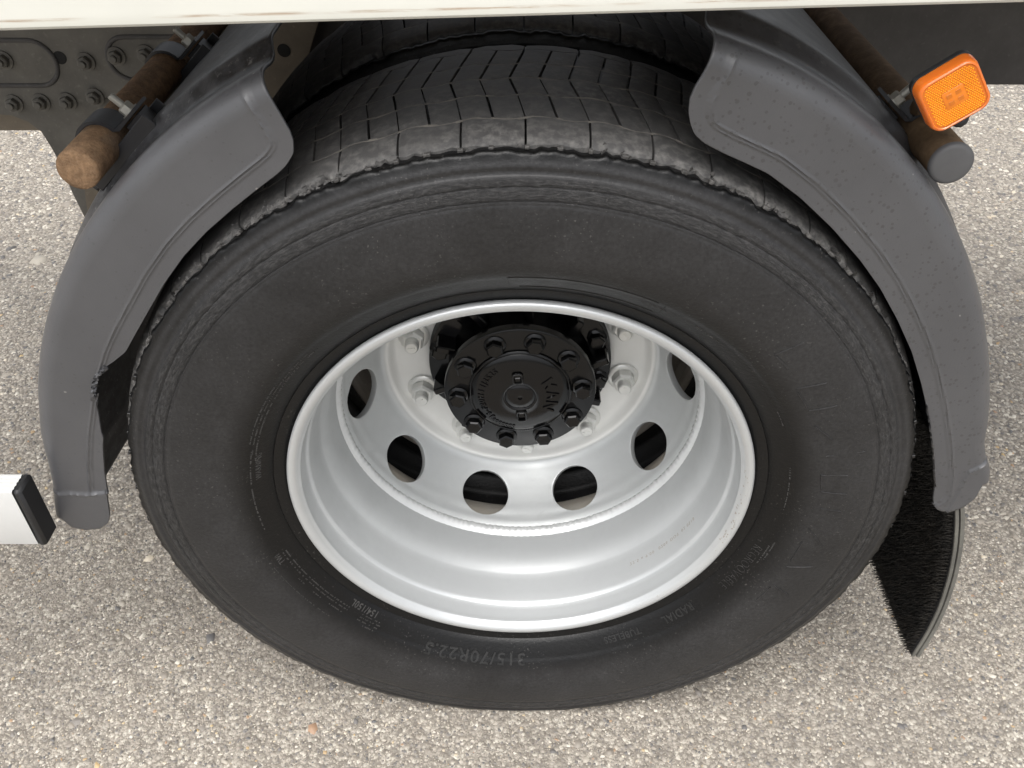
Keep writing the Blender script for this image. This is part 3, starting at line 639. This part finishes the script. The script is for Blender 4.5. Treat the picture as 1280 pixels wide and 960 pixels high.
# ------------------------------------------------------------------ mudguards
def px(L, y):
    """points of an outline, read off as seen from the photographer's place, laid on the upright plane at y (hub coordinates)"""
    p, rz = .6856, .006; F_ = np.array([0, math.cos(p), -math.sin(p)]); R_ = np.array([1., 0, 0]); U_ = np.array([0, math.sin(p), math.cos(p)])
    c, s = math.cos(rz), math.sin(rz); Z = np.array([[c, -s, 0], [s, c, 0], [0, 0, 1]]); F_, R_, U_ = Z @ F_, Z @ R_, Z @ U_
    C0 = np.array([-.006, -.7756, .8217]); L = np.array(L, float)
    d = F_+((L[:, 0]-640)/1086.59)[:, None]*R_-((L[:, 1]-480)/1086.59)[:, None]*U_
    t = (y-C0[1])/d[:, 1]; return C0+t[:, None]*d
def resample(P, n, smooth=0):
    P = np.asarray(P, float); s = np.concatenate([[0], np.cumsum(np.linalg.norm(np.diff(P, axis=0), axis=1))]); t = np.linspace(0, s[-1], n)
    Q = np.stack([np.interp(t, s, P[:, k]) for k in range(P.shape[1])], 1)
    for _ in range(smooth): Q[1:-1] = .25*Q[:-2]+.5*Q[1:-1]+.25*Q[2:]
    return Q
YF = -.020
def guard(name, label, inner_, outer_, end0, end1, lobe, line=None, jag=None, drop=0, rad1=.023, mat=None):
    """inner_, outer_: curves from the top end to the bottom end; end0/end1 run from inner to outer, all (x,z)"""
    NU, NV = 300, 56
    I = resample(inner_, NU, 3); O = resample(outer_, NU, 6); E0 = resample(end0, NV, 2); E1 = resample(end1, NV, 2)
    if jag:
        a, b = jag; k = (I[:, 1] < a) & (I[:, 1] > b); I[k] += (RNG.random((k.sum(), 2))-.5)*.0022
    E0 += (I[0]-E0[0])*(1-np.linspace(0, 1, NV))[:, None]+(O[0]-E0[-1])*np.linspace(0, 1, NV)[:, None]
    E1 += (I[-1]-E1[0])*(1-np.linspace(0, 1, NV))[:, None]+(O[-1]-E1[-1])*np.linspace(0, 1, NV)[:, None]
    u = np.linspace(0, 1, NU)[:, None, None]; v = np.linspace(0, 1, NV)[None, :, None]
    Pt = (1-v)*I[:, None]+v*O[:, None]+(1-u)*E0[None]+u*E1[None]-((1-u)*(1-v)*I[0]+u*(1-v)*I[-1]+(1-u)*v*O[0]+u*v*O[-1])
    # moulded line: inner rim and top end stand back, the rest stands proud
    bd = np.vstack([I if line is None else resample(line, NU, 3), E0]); X = Pt.reshape(-1, 2); d = np.full(len(X), 9.)
    for c in range(0, len(bd), 3): d = np.minimum(d, np.hypot(X[:, 0]-bd[c, 0], X[:, 1]-bd[c, 1]))
    def ss(a, b, t): k = np.clip((t-a)/(b-a), 0, 1); return k*k*(3-2*k)
    zl = lobe(X[:, 0]); low = ss(-.0015, .0015, X[:, 1]-zl)                         # 1 above the lobe line
    prof = ss(.0175, .0187, d)*.0014+.0013*np.exp(-((d-.0168)/.0012)**2)+.0011*np.exp(-((d-.0205)/.0011)**2)-.0006*np.exp(-((d-.0186)/.0007)**2)
    yy = YF-(prof*low+(1-low)*.0034+.0016*np.exp(-((X[:, 1]-zl)/.0022)**2)*ss(.010, .016, d))
    Yv = yy.reshape(NU, NV)
    # outward normals of the outer curve
    T = np.gradient(O, axis=0); T /= np.linalg.norm(T, axis=1)[:, None]; N = np.stack([-T[:, 1], T[:, 0]], 1); N *= np.sign((N*(O-np.array([0, 0]))).sum(1))[:, None]
    rad = np.interp(np.linspace(0, 1, NU), [0, .8, 1], [.023, .023, rad1])[:, None]; rows = [np.stack([Pt[:, j, 0], Yv[:, j], Pt[:, j, 1]], 1) for j in range(NV)]
    for q in range(1, 9):
        a = math.pi/2*q/8; p = O+N*rad*math.sin(a); rows.append(np.stack([p[:, 0], Yv[:, -1]+rad[:, 0]*(1-math.cos(a)), p[:, 1]], 1))
    yb = Yv[:, -1]+rad[:, 0]; kd = np.clip((np.linspace(0, 1, NU)-.8)/.2, 0, 1)**1.3
    for y, dr in ((.012, -.0005), (.022, -.002), (.034, -.0025), (.044, -.0005), (.052, .005), (.060, .0095), (.070, .011), (.12, .011), (.2, .011), (.3, .011), (.45, .011), (.62, .011)):
        p = O+N*(rad+dr); wy = min(1, max(0, (y-.01)/.05)); p = p+np.stack([kd*wy*(.058 if drop else 0)*(.15+y*1.1)*-np.sign(O[:, 0]), -kd*wy*drop], 1)*.9; rows.append(np.stack([p[:, 0], np.maximum(y, yb+.001), p[:, 1]], 1))
    G = np.stack(rows, 1); V = G.reshape(-1, 3); F = grid_faces(NU, G.shape[1])
    c = V[F[5000][0]]; a, b2 = V[F[5000][1]]-c, V[F[5000][3]]-c
    if np.cross(a, b2)[1] > 0: F = [f[::-1] for f in F]
    L = V.mean(0); L[2] = V[:, 2].min()
    o = make(name, V, F, mat, None, 50, (L[0], 0, L[2])); tag(o, label, 'mudguard', 'quarter mudguards of the wheel')
    md = o.modifiers.new('thickness', 'SOLIDIFY'); md.thickness = .0038; md.offset = -1
    return G
xz = lambda L: px(L, YF)[:, [0, 2]]
inF = xz([(366, 176), (367, 192), (357, 208), (345, 219), (320, 238), (290, 262), (258, 290), (230, 320), (205, 355), (185, 390), (168, 420), (157, 440), (142, 452), (124, 464), (119, 478), (120, 500), (126, 540), (129, 548), (128, 556), (130, 590), (134, 615), (138, 642)])
thF = np.linspace(-23.0, -83, 60); r_ = np.interp(thF, [-88, -75, -60, -45, -24], [.572, .565, .564, .566, .574])
outF = np.vstack([np.stack([r_*np.sin(np.radians(thF)), r_*np.cos(np.radians(thF))], 1), xz([(78, 622), (77, 634), (78, 646)])])
e0F = xz([(366, 176), (362, 165), (353, 150), (345, 137), (338, 126)]); e1F = xz([(138, 642), (137, 653), (128, 662), (110, 666), (94, 664), (82, 655)])
def lobeF(x): return np.interp(x, [-.62, -.600, -.585, -.565, -.545, -.53, -.5], [-.02, .004, .022, .026, .024, .026, .03])
lineF = xz([(366, 176), (367, 192), (357, 208), (345, 219), (320, 238), (290, 262), (258, 290), (230, 320), (205, 355), (185, 390), (168, 420), (155, 447), (146, 475), (139, 510), (134, 545), (132, 580), (134, 615), (138, 642)])
GF = guard('mudguard', 'front grey plastic mudguard with a torn inner edge, beside the rusty tube', inF, outF, e0F, e1F, lobeF, lineF, (.215, .185), .058, .009, mat=guard_mat_front)
inR = xz([(861, 140), (863, 155), (868, 168), (880, 179), (905, 192), (930, 203), (960, 217), (1000, 247), (1040, 285), (1075, 325), (1100, 360), (1122, 400), (1140, 440), (1152, 480), (1160, 515), (1167, 560), (1170, 600), (1167, 622)])
thR = np.linspace(15.8, 79, 60); r_ = np.interp(thR, [15.8, 24, 33, 45, 55, 62, 70, 77, 83], [.581, .580, .576, .564, .555, .549, .546, .549, .552])
outR = np.vstack([np.stack([r_*np.sin(np.radians(thR)), r_*np.cos(np.radians(thR))], 1), xz([(1221, 580), (1227, 592), (1227, 604)])])
e0R = xz([(861, 140), (862, 125), (868, 110), (877, 95), (884, 82)]); e1R = xz([(1167, 622), (1167, 632), (1170, 639), (1177, 643), (1188, 643), (1202, 639), (1216, 630), (1225, 616)])
def lobeR(x): return np.interp(x, [.50, .535, .545, .56, .572, .59], [-.1, -.1, .070, .082, .080, .06])
GR = guard('mudguard', 'rear grey plastic mudguard, speckled dark, below the amber lamp', inR, outR, e0R, e1R, lobeR, rad1=.011, drop=.13, mat=guard_mat_rear)

# ------------------------------------------------------------------ rusty tubes that carry the mudguards
def support_tube(label, cx, cz, r, y0, mat, endcap, group, clamps, flip, name='support_tube'):
    t = thing(name, label, 'tube', (cx, y0, cz-r), group)
    n = np.array([cx, 0, cz]); n /= np.linalg.norm(n)                 # outwards from the wheel
    ta = np.array([n[2], 0, -n[0]])*flip                              # along the mudguard, towards its top end
    b = MB(); prof = [(r*.2, -.0006), (r*.55, 0), (r-.0025, .0002), (r-.0006, .0012), (r, .003)]+[(r, q) for q in np.linspace(.01, .80-y0, 30)]
    V, F = lathe_local(prof, 40, cap0=True); nz = fbm(V[:, 0]*260+V[:, 2]*160, V[:, 1]*260-V[:, 2]*90, 3)-.5
    V[:, :2] *= (1+nz*.030)[:, None]; V[:, 2] += (V[:, 2] < .002)*nz*.0025
    V = np.stack([V[:, 0], V[:, 2], V[:, 1]], 1)+np.array([cx, y0, cz]); make('pipe', V, [f[::-1] for f in F], mat, t, 50)
    if endcap:
        V, F = lathe_local([(.001, -.0032), (r-.004, -.0030), (r-.0012, -.0022), (r+.0006, 0), (r+.0008, .0035), (r, .0045)], 48, cap0=True); V = np.stack([V[:, 0], V[:, 2], V[:, 1]], 1)+np.array([cx, y0, cz]); make('end_cap', V, [f[::-1] for f in F], M['greycap'], t, 40)
    B = np.stack([ta, np.array([0, 1., 0]), n], 1)                    # local (along, y, out) -> hub
    for yc in clamps:
        o = MB()
        # omega strap: two flanges joined by a half ring
        hw = .017; th = .0035; R1 = r+.0005; R2 = R1+th; pl = []
        a = np.linspace(-12, 192, 26); inn = [(R1*math.cos(math.radians(q)), R1*math.sin(math.radians(q))) for q in a]; out = [(R2*math.cos(math.radians(q)), R2*math.sin(math.radians(q))) for q in a]
        fz = -.006
        inn = [(r+.036, fz), (r+.006, fz)]+inn[1:-1]+[(-r-.006, fz), (-r-.036, fz)]; out = [(r+.036, fz+th), (r+.009, fz+th)]+out[1:-1]+[(-r-.009, fz+th), (-r-.036, fz+th)]
        m = len(inn); V = []
        for yy in (-hw, hw): V += [(p[0], yy, p[1]) for p in inn]+[(p[0], yy, p[1]) for p in out]
        V = np.array(V); F = []
        for i in range(m-1):
            F += [(i, i+1, m+i+1, m+i)[::-1], (2*m+i, 2*m+i+1, 3*m+i+1, 3*m+i), (m+i, m+i+1, 3*m+i+1, 3*m+i)[::-1], (i, i+1, 2*m+i+1, 2*m+i)]
        F += [(0, m, 3*m, 2*m)[::-1], (m-1, 2*m-1, 4*m-1, 3*m-1)]
        st = make('strap', V @ B.T+np.array([cx, yc, cz]), F, M['clamp'], t, 40)
        # base channel lying on the mudguard, with turned-up lips
        zb = -r-.006
        ba = MB().add(*box((.010, 0, zb), (.104, .040, .004), None, .0008)).add(*box((.010, -.0205, zb+.006), (.104, .003, .016), None, .0008)).add(*box((.010, .0205, zb+.006), (.104, .003, .016), None, .0008))
        V = np.vstack(ba.V) @ B.T+np.array([cx, yc, cz]); make('base_plate', V, ba.F, M['clamp'], t, 30)
        for sx_ in (1, -1):
            p = np.array([sx_*(r+.022), 0, fz+th]); b2 = MB().add(*hexprism(.0135, .0095, .0015)).add(*lathe_local([(.0038, .009), (.0038, .0225), (.0030, .0235)], 12, cap1=True)).add(*lathe_local([(.006, 0), (.0095, 0), (.0095, .0015), (.006, .0016)], 20))
            V = np.vstack(b2.V)+p
            # bolt axis is local z -> out
            make('bolt', V @ B.T+np.array([cx, yc, cz]), b2.F, M['zinc'], t, 30)
            V, F = box((sx_*(r+.022), 0, (fz+zb)/2), (.022, .024, fz-zb-.004), None, .001); make('spacer', V @ B.T+np.array([cx, yc, cz]), F, M['clamp'], t, 30)
    return t
support_tube('bare rusty tube with open rusted end in front of the left mudguard', -.4285, .4515, .0205, -.002, M['rust'], False, 'mudguard support tubes', (.075, .285), 1)
support_tube('brown tube closed by a round grey end cap, under the amber lamp', .4065, .4610, .0200, -.002, M['rust2'], True, 'mudguard support tubes', (.085,), -1)

# ------------------------------------------------------------------ amber marker lamp
def lamp():
    cor = px([(1143, 112), (1215, 70), (1241, 130), (1175, 168)], -.030); c = cor.mean(0)
    ex = (cor[1]+cor[2]-cor[0]-cor[3])/2; ex = ex/np.linalg.norm(ex); ez = (cor[0]+cor[1]-cor[2]-cor[3])/2; ez = ez-ex*(ez@ex); ez /= np.linalg.norm(ez); ey = np.cross(ez, ex)   # ey inward
    if ey[1] < 0: ey = -ey
    B = np.stack([ex, ey, ez], 1); W_, H_ = .0265, .0262
    t = thing('marker_lamp', 'square amber side marker lamp with dotted lens on a dark bracket', 'lamp', c-[0, 0, .03])
    def rr(w_, h_, rad, y, n=8):
        P = []
        for cx, cz, a0 in ((w_-rad, h_-rad, 0), (-w_+rad, h_-rad, 90), (-w_+rad, -h_+rad, 180), (w_-rad, -h_+rad, 270)):
            for q in range(n+1): a = math.radians(a0+90*q/n); P.append((cx+rad*math.cos(a), y, cz+rad*math.sin(a)))
        return np.array(P)
    def loft(secs, cap0=True, cap1=False):
        n = len(secs[0]); V = np.vstack(secs); F = [(q*n+i, q*n+(i+1) % n, (q+1)*n+(i+1) % n, (q+1)*n+i) for q in range(len(secs)-1) for i in range(n)]
        if cap0: F.append(tuple(range(n))[::-1])
        if cap1: F.append(tuple((len(secs)-1)*n+i for i in range(n)))
        return V @ B.T+c, F
    V, F = loft([rr(W_-.0035, H_-.0035, 0.0092, -.0008), rr(W_-.0028, H_-.0028, 0.0097, -.0016), rr(W_-.0015, H_-.0015, 0.0102, -.0010), rr(W_-.0006, H_-.0006, 0.0107, .0010), rr(W_, H_, .0112, .0035), rr(W_+.0005, H_+.0005, .0112, .0120), rr(W_-.001, H_-.001, .0112, .0125)], False)
    housing = make('lamp_housing', V, F, M['amberrim'], t, 50)
    V, F = loft([rr(W_-.0036, H_-.0036, .0092, -.0006)]); make('lens', V, F, M['amber'], t, None)
    V, F = loft([rr(W_-.0012, H_-.0012, .009, .0127), rr(W_+.0006, H_+.0006, .0095, .0135), rr(W_+.0006, H_+.0006, .0095, .0190), rr(W_-.003, H_-.003, .008, .0210)], True, True); make('lamp_back', V, F, M['blackplastic'], t, 40)
    d = MB(); p = .00205; n = 13; wi, hi = .0090, .0082
    for i in range(-n, n+1):
        for j in range(-n, n+1):
            x, z = i*p+(j % 2)*p/2, j*p*.92
            if abs(x) > W_-.0050 or abs(z) > H_-.0050 or (abs(x) < wi+.001 and abs(z) < hi+.001): continue
            if (abs(x)-(W_-.011)) > 0 and (abs(z)-(H_-.011)) > 0 and math.hypot(abs(x)-(W_-.011), abs(z)-(H_-.011)) > .0055: continue
            q = p*.36; V = np.array([(x-q, -.0006, z-q), (x+q, -.0006, z-q), (x+q, -.0006, z+q), (x-q, -.0006, z+q), (x, -.0017, z+q*.2)]); d.add(V @ B.T+c, [(0, 1, 4), (1, 2, 4), (2, 3, 4), (3, 0, 4)])
    tag(d.make('lens_prisms', M['amberdot'], t, None), kind='stuff')
    V, F = loft([rr(wi, hi, .001, -.0011), rr(wi+.0004, hi+.0004, .001, -.0008)]); win = make('led_window', V, F, M['amberled'], t, 30)
    for sx_ in (-1, 1):
        for sz in (-1, 1):
            V, F = box((sx_*.0040, -.0014, sz*.0036), (.0046, .0004, .0040), None, .0001); make('led', V @ B.T+c, F, M['amber'], win, None)
    V, F = box((-.0165, -.002, -.0262), (.010, .0015, .0015)); 
    # bracket: rusted strap from the tube to the lamp's back, and a cable loop
    pc = c+B @ np.array([-.010, .024, .004]); tb_ = np.array([.395, .075, .484])
    V, F = tube([pc+B @ np.array([.012, -.004, 0]), pc, (pc+tb_)/2+[0, 0, .004], tb_], [.0085, .0085, .008, .008], 8); V2 = V; make('bracket', V2, F, M['rust2'], t, 30)
    q0 = c+B @ np.array([.012, .020, -.018]); q = [q0, q0+[.008, .012, -.010], q0+[.014, .016, -.024], q0+[.010, .010, -.031], q0+[.0, .018, -.028], q0+[-.012, .03, -.016]]
    P = resample(np.array(q), 24, 3); make('cable', *tube(P, .0042, 10), M['blackplastic'], t, 60)
lamp()

# ------------------------------------------------------------------ body edge above the wheel
def extrude_x(prof, x0, x1, slope, zb, nx=2):
    P = np.array(prof, float); xs = np.linspace(x0, x1, nx); m = len(P)
    V = np.concatenate([np.stack([np.full(m, x), P[:, 0], P[:, 1]+zb+slope*x], 1) for x in xs]); F = grid_faces(nx, m)
    return V, F
SL = .0285; ZB = .6112
body = thing('side_skirt', 'cream painted truck side skirt with scuffed lower lip above the wheel', 'side skirt', (0, -.06, ZB))
V, F = extrude_x([(-.0600, .30), (-.0600, .0125), (-.0604, .0112), (-.0604, .0028), (-.0590, .0008), (-.0570, 0), (-.0300, 0), (-.0300, .01)], -1.3, 1.5, SL, ZB, 40)
make('side_panel', V, F, M['cream'], body, 30)
V, F = extrude_x([(-.0300, .20), (.80, .20), (.80, .23), (-.0300, .23), (-.0300, .20)], -1.3, 1.5, SL, ZB); make('floor_panel', V, F[:], M['beige'], body, None)

# ------------------------------------------------------------------ chassis frame behind the wheels
fr_t = thing('chassis_frame', 'dusty grey chassis side frame with bolted plates behind the wheel', 'chassis', (0, .8, .1))
V, F = box((.1, .84, .42), (4.2, .08, .36), None, .004); make('frame_rail', V, F, M['framedark'], fr_t, 30)
YP = .79
po = px([(-60, 10), (-60, 140), (0, 143), (14, 144), (35, 152), (52, 165), (64, 184), (76, 206), (90, 240), (104, 268), (112, 284), (200, 330), (300, 330), (300, 30)], YP)
def plate(P, y, th, nm, mat, par):
    n = len(P); A = P.copy(); A[:, 1] = y; Bk = P.copy(); Bk[:, 1] = y+th
    return make(nm, np.vstack([A, Bk]), [tuple(range(n)), tuple(range(2*n-1, n-1, -1))]+[(i, n+i, n+(i+1) % n, (i+1) % n) for i in range(n)], mat, par, 30)
plate(po, YP, .01, 'gusset_plate', M['frame'], fr_t)
plate(px([(98, 20), (98.5, 36), (105, 63), (122, 114), (126, 122), (250, 122), (250, 20)], YP-.008), YP-.008, .0075, 'splice_plate', M['frame'], fr_t)
plate(px([(300, 20), (400, 20), (385, 70), (350, 120), (300, 180)], YP-.006), YP-.006, .008, 'bracket_plate', M['beige'], fr_t)
plate(px([(104, 225), (118, 225), (133, 270), (128, 300), (112, 284)], YP-.02), YP-.02, .02, 'bracket_edge', M['beige'], fr_t)
plate(px([(-60, 138), (0, 138), (40, 146), (62, 163), (-60, 163)], YP+.02), YP+.02, .02, 'lower_flange', M['beige'], fr_t)
me_fb = MB().add(*lathe_local([(.009, .0), (.0165, .0), (.0170, .001), (.0168, .003), (.011, .0035)], 24)).add(*(lambda VF: (VF[0]+[0, 0, .003], VF[1]))(hexprism(.021, .012, .002))).add(*lathe_local([(.0065, .014), (.0065, .0195), (.0055, .0205)], 12, cap1=True)).mesh('frame_bolt', M['frame'], 30)
for p in px([(18, 129), (52, 127.6), (85, 126.6), (5, 75)], YP): inst('frame_bolt', me_fb, axisM(p-[0, .0005, 0], (0, -1, 0)), fr_t)
for p in px([(119, 121), (107.6, 77), (145.6, 70), (182.5, 67.5)], YP-.008): inst('frame_bolt', me_fb, axisM(p-[0, .0005, 0], (0, -1, 0)), fr_t)
hole_me = MB().add(*lathe_local([(.0115, 0.0), (.0118, .0006), (.0001, .0007)], 20)).mesh('bolt_hole', M['groove'], 30)
inst('bolt_hole', hole_me, axisM(px([(75, 72)], YP)[0], (0, -1, 0)), fr_t); inst('bolt_hole', hole_me, axisM(px([(355, 63)], YP-.006)[0], (0, -1, 0)), fr_t)
def oval(cx0, cx1, y0, y1, yp):
    A = px([(cx0, y0), (cx1, y1)], yp); x0, x1 = A[0][0], A[1][0]; z1, z0 = A[0][2], A[1][2]; rad = (z1-z0)/2; zc = (z0+z1)/2
    P = [(x1-rad+rad*math.cos(t), zc+rad*math.sin(t)) for t in np.linspace(-math.pi/2, math.pi/2, 14)]+[(x0+rad+rad*math.cos(t), zc+rad*math.sin(t)) for t in np.linspace(math.pi/2, 3*math.pi/2, 14)]
    path = np.array([(p[0], yp, p[1]) for p in P+P[:1]]); make('pressed_oval', *tube(path, .0042, 8, False), M['framedark'], fr_t, 50)
oval(-90, 80, 50, 107, YP); oval(127, 330, 46, 100, YP-.008)

# ------------------------------------------------------------------ side guard rail end, lower left
rl = thing('side_guard', 'end of a white aluminium guard rail with black end plug, lower left', 'guard rail', (-.7, -.05, -.03))
x1 = -.606; zt, zb_ = .0675, -.0290
pr = [(-.060, zb_+.002), (-.0605, zb_+.004), (-.0605, zt-.003), (-.0595, zt-.0008), (-.0575, zt)]
for q in range(4): y = -.0560+q*.0062; pr += [(y, zt), (y+.0008, zt-.0012), (y+.0022, zt-.0012), (y+.0030, zt)]
pr += [(-.0310, zt), (-.0290, zt-.002), (-.0290, zb_+.002), (-.031, zb_), (-.058, zb_), (-.060, zb_+.002)]
V, F = extrude_x(pr, -1.5, x1, 0, 0); make('rail', V, F, M['white'], rl, 25)
V, F = box((x1+.0055, -.0448, (zt+zb_)/2), (.011, .0335, zt-zb_+.002), None, .0035); make('end_plug', V, F, M['blackplastic'], rl, 40)

# ------------------------------------------------------------------ bristle spray flap behind the rear mudguard
fl = thing('spray_flap', 'black bristle spray flap hanging below the rear mudguard', 'mud flap', (.59, .2, -.335))
edge = px([(1190, 560), (1203, 610), (1206, 645), (1203, 685), (1196, 720), (1184, 757), (1168, 790), (1149, 819)], -.014)
zs = np.linspace(edge[0][2], edge[-1][2], 40); ex_ = np.interp(-zs, -edge[:, 2], edge[:, 0])
for _ in range(4): ex_[1:-1] = .25*ex_[:-2]+.5*ex_[1:-1]+.25*ex_[2:]
th = .0125; y0, y1 = -.014, .60
A = np.stack([ex_, np.full(40, y0), zs], 1)
secs = []
for dx, y in ((-th, y0), (-th, y1), (0, y1), (0, y0)): q = A.copy(); q[:, 0] += dx; q[:, 1] = y; secs.append(q)
G = np.stack(secs, 1); V = G.reshape(-1, 3); F = [(i*4+j, i*4+(j+1) % 4, (i+1)*4+(j+1) % 4, (i+1)*4+j) for i in range(39) for j in range(4)]+[(0, 3, 2, 1), (156, 157, 158, 159)]
make('backing_sheet', V, F, M['blackplastic'], fl, 40)
ed = MB()
for a, b, pr_ in ((-.0125, -.0070, .0022), (-.0060, .0004, .0030)):
    secs = []
    for dx, y in ((a, y0+.003), (a+.0006, y0-pr_), (b-.0006, y0-pr_), (b, y0+.003)): q = A.copy(); q[:, 0] += dx; q[:, 1] = y; secs.append(q)
    G = np.stack(secs, 1); ed.add(G.reshape(-1, 3), grid_faces(40, 4)+[(0, 1, 2, 3), (156, 159, 158, 157)])
ed.make('edge_strip', M['edgegrey'], fl, 30)
br = MB(); pit = .0037
nz_ = int((zs[0]-zs[-1])/pit); BV = []; BF = []; cnt = 0
for i in range(nz_):
    z = zs[-1]+.003+i*pit
    for j in range(int(.36/pit)):
        y = y0+.004+j*pit+(i % 2)*pit/2; x = float(np.interp(-z, -zs, ex_))-th; jx, jy, jz = RNG.normal(0, 1, 3)
        L_ = .0115+.0012*jx; d1 = np.array([-L_*.6, jy*.0010, jz*.0009+.0008]); d2 = np.array([-L_, jy*.0024, jz*.002-.0016]); p = np.array([x, y, z]); wd = .0010
        for k, (q, s_) in enumerate(((p, 1), (p+d1, .75), (p+d2, .12))):
            for a in (0, 2.09, 4.19): BV.append(q+np.array([0, math.cos(a), math.sin(a)])*wd*s_)
        for k in range(2):
            for a in range(3): BF.append((cnt+k*3+a, cnt+k*3+(a+1) % 3, cnt+k*3+3+(a+1) % 3, cnt+k*3+3+a))
        cnt += 9
tag(make('bristles', np.array(BV), BF, M['bristle'], fl, None), kind='stuff')
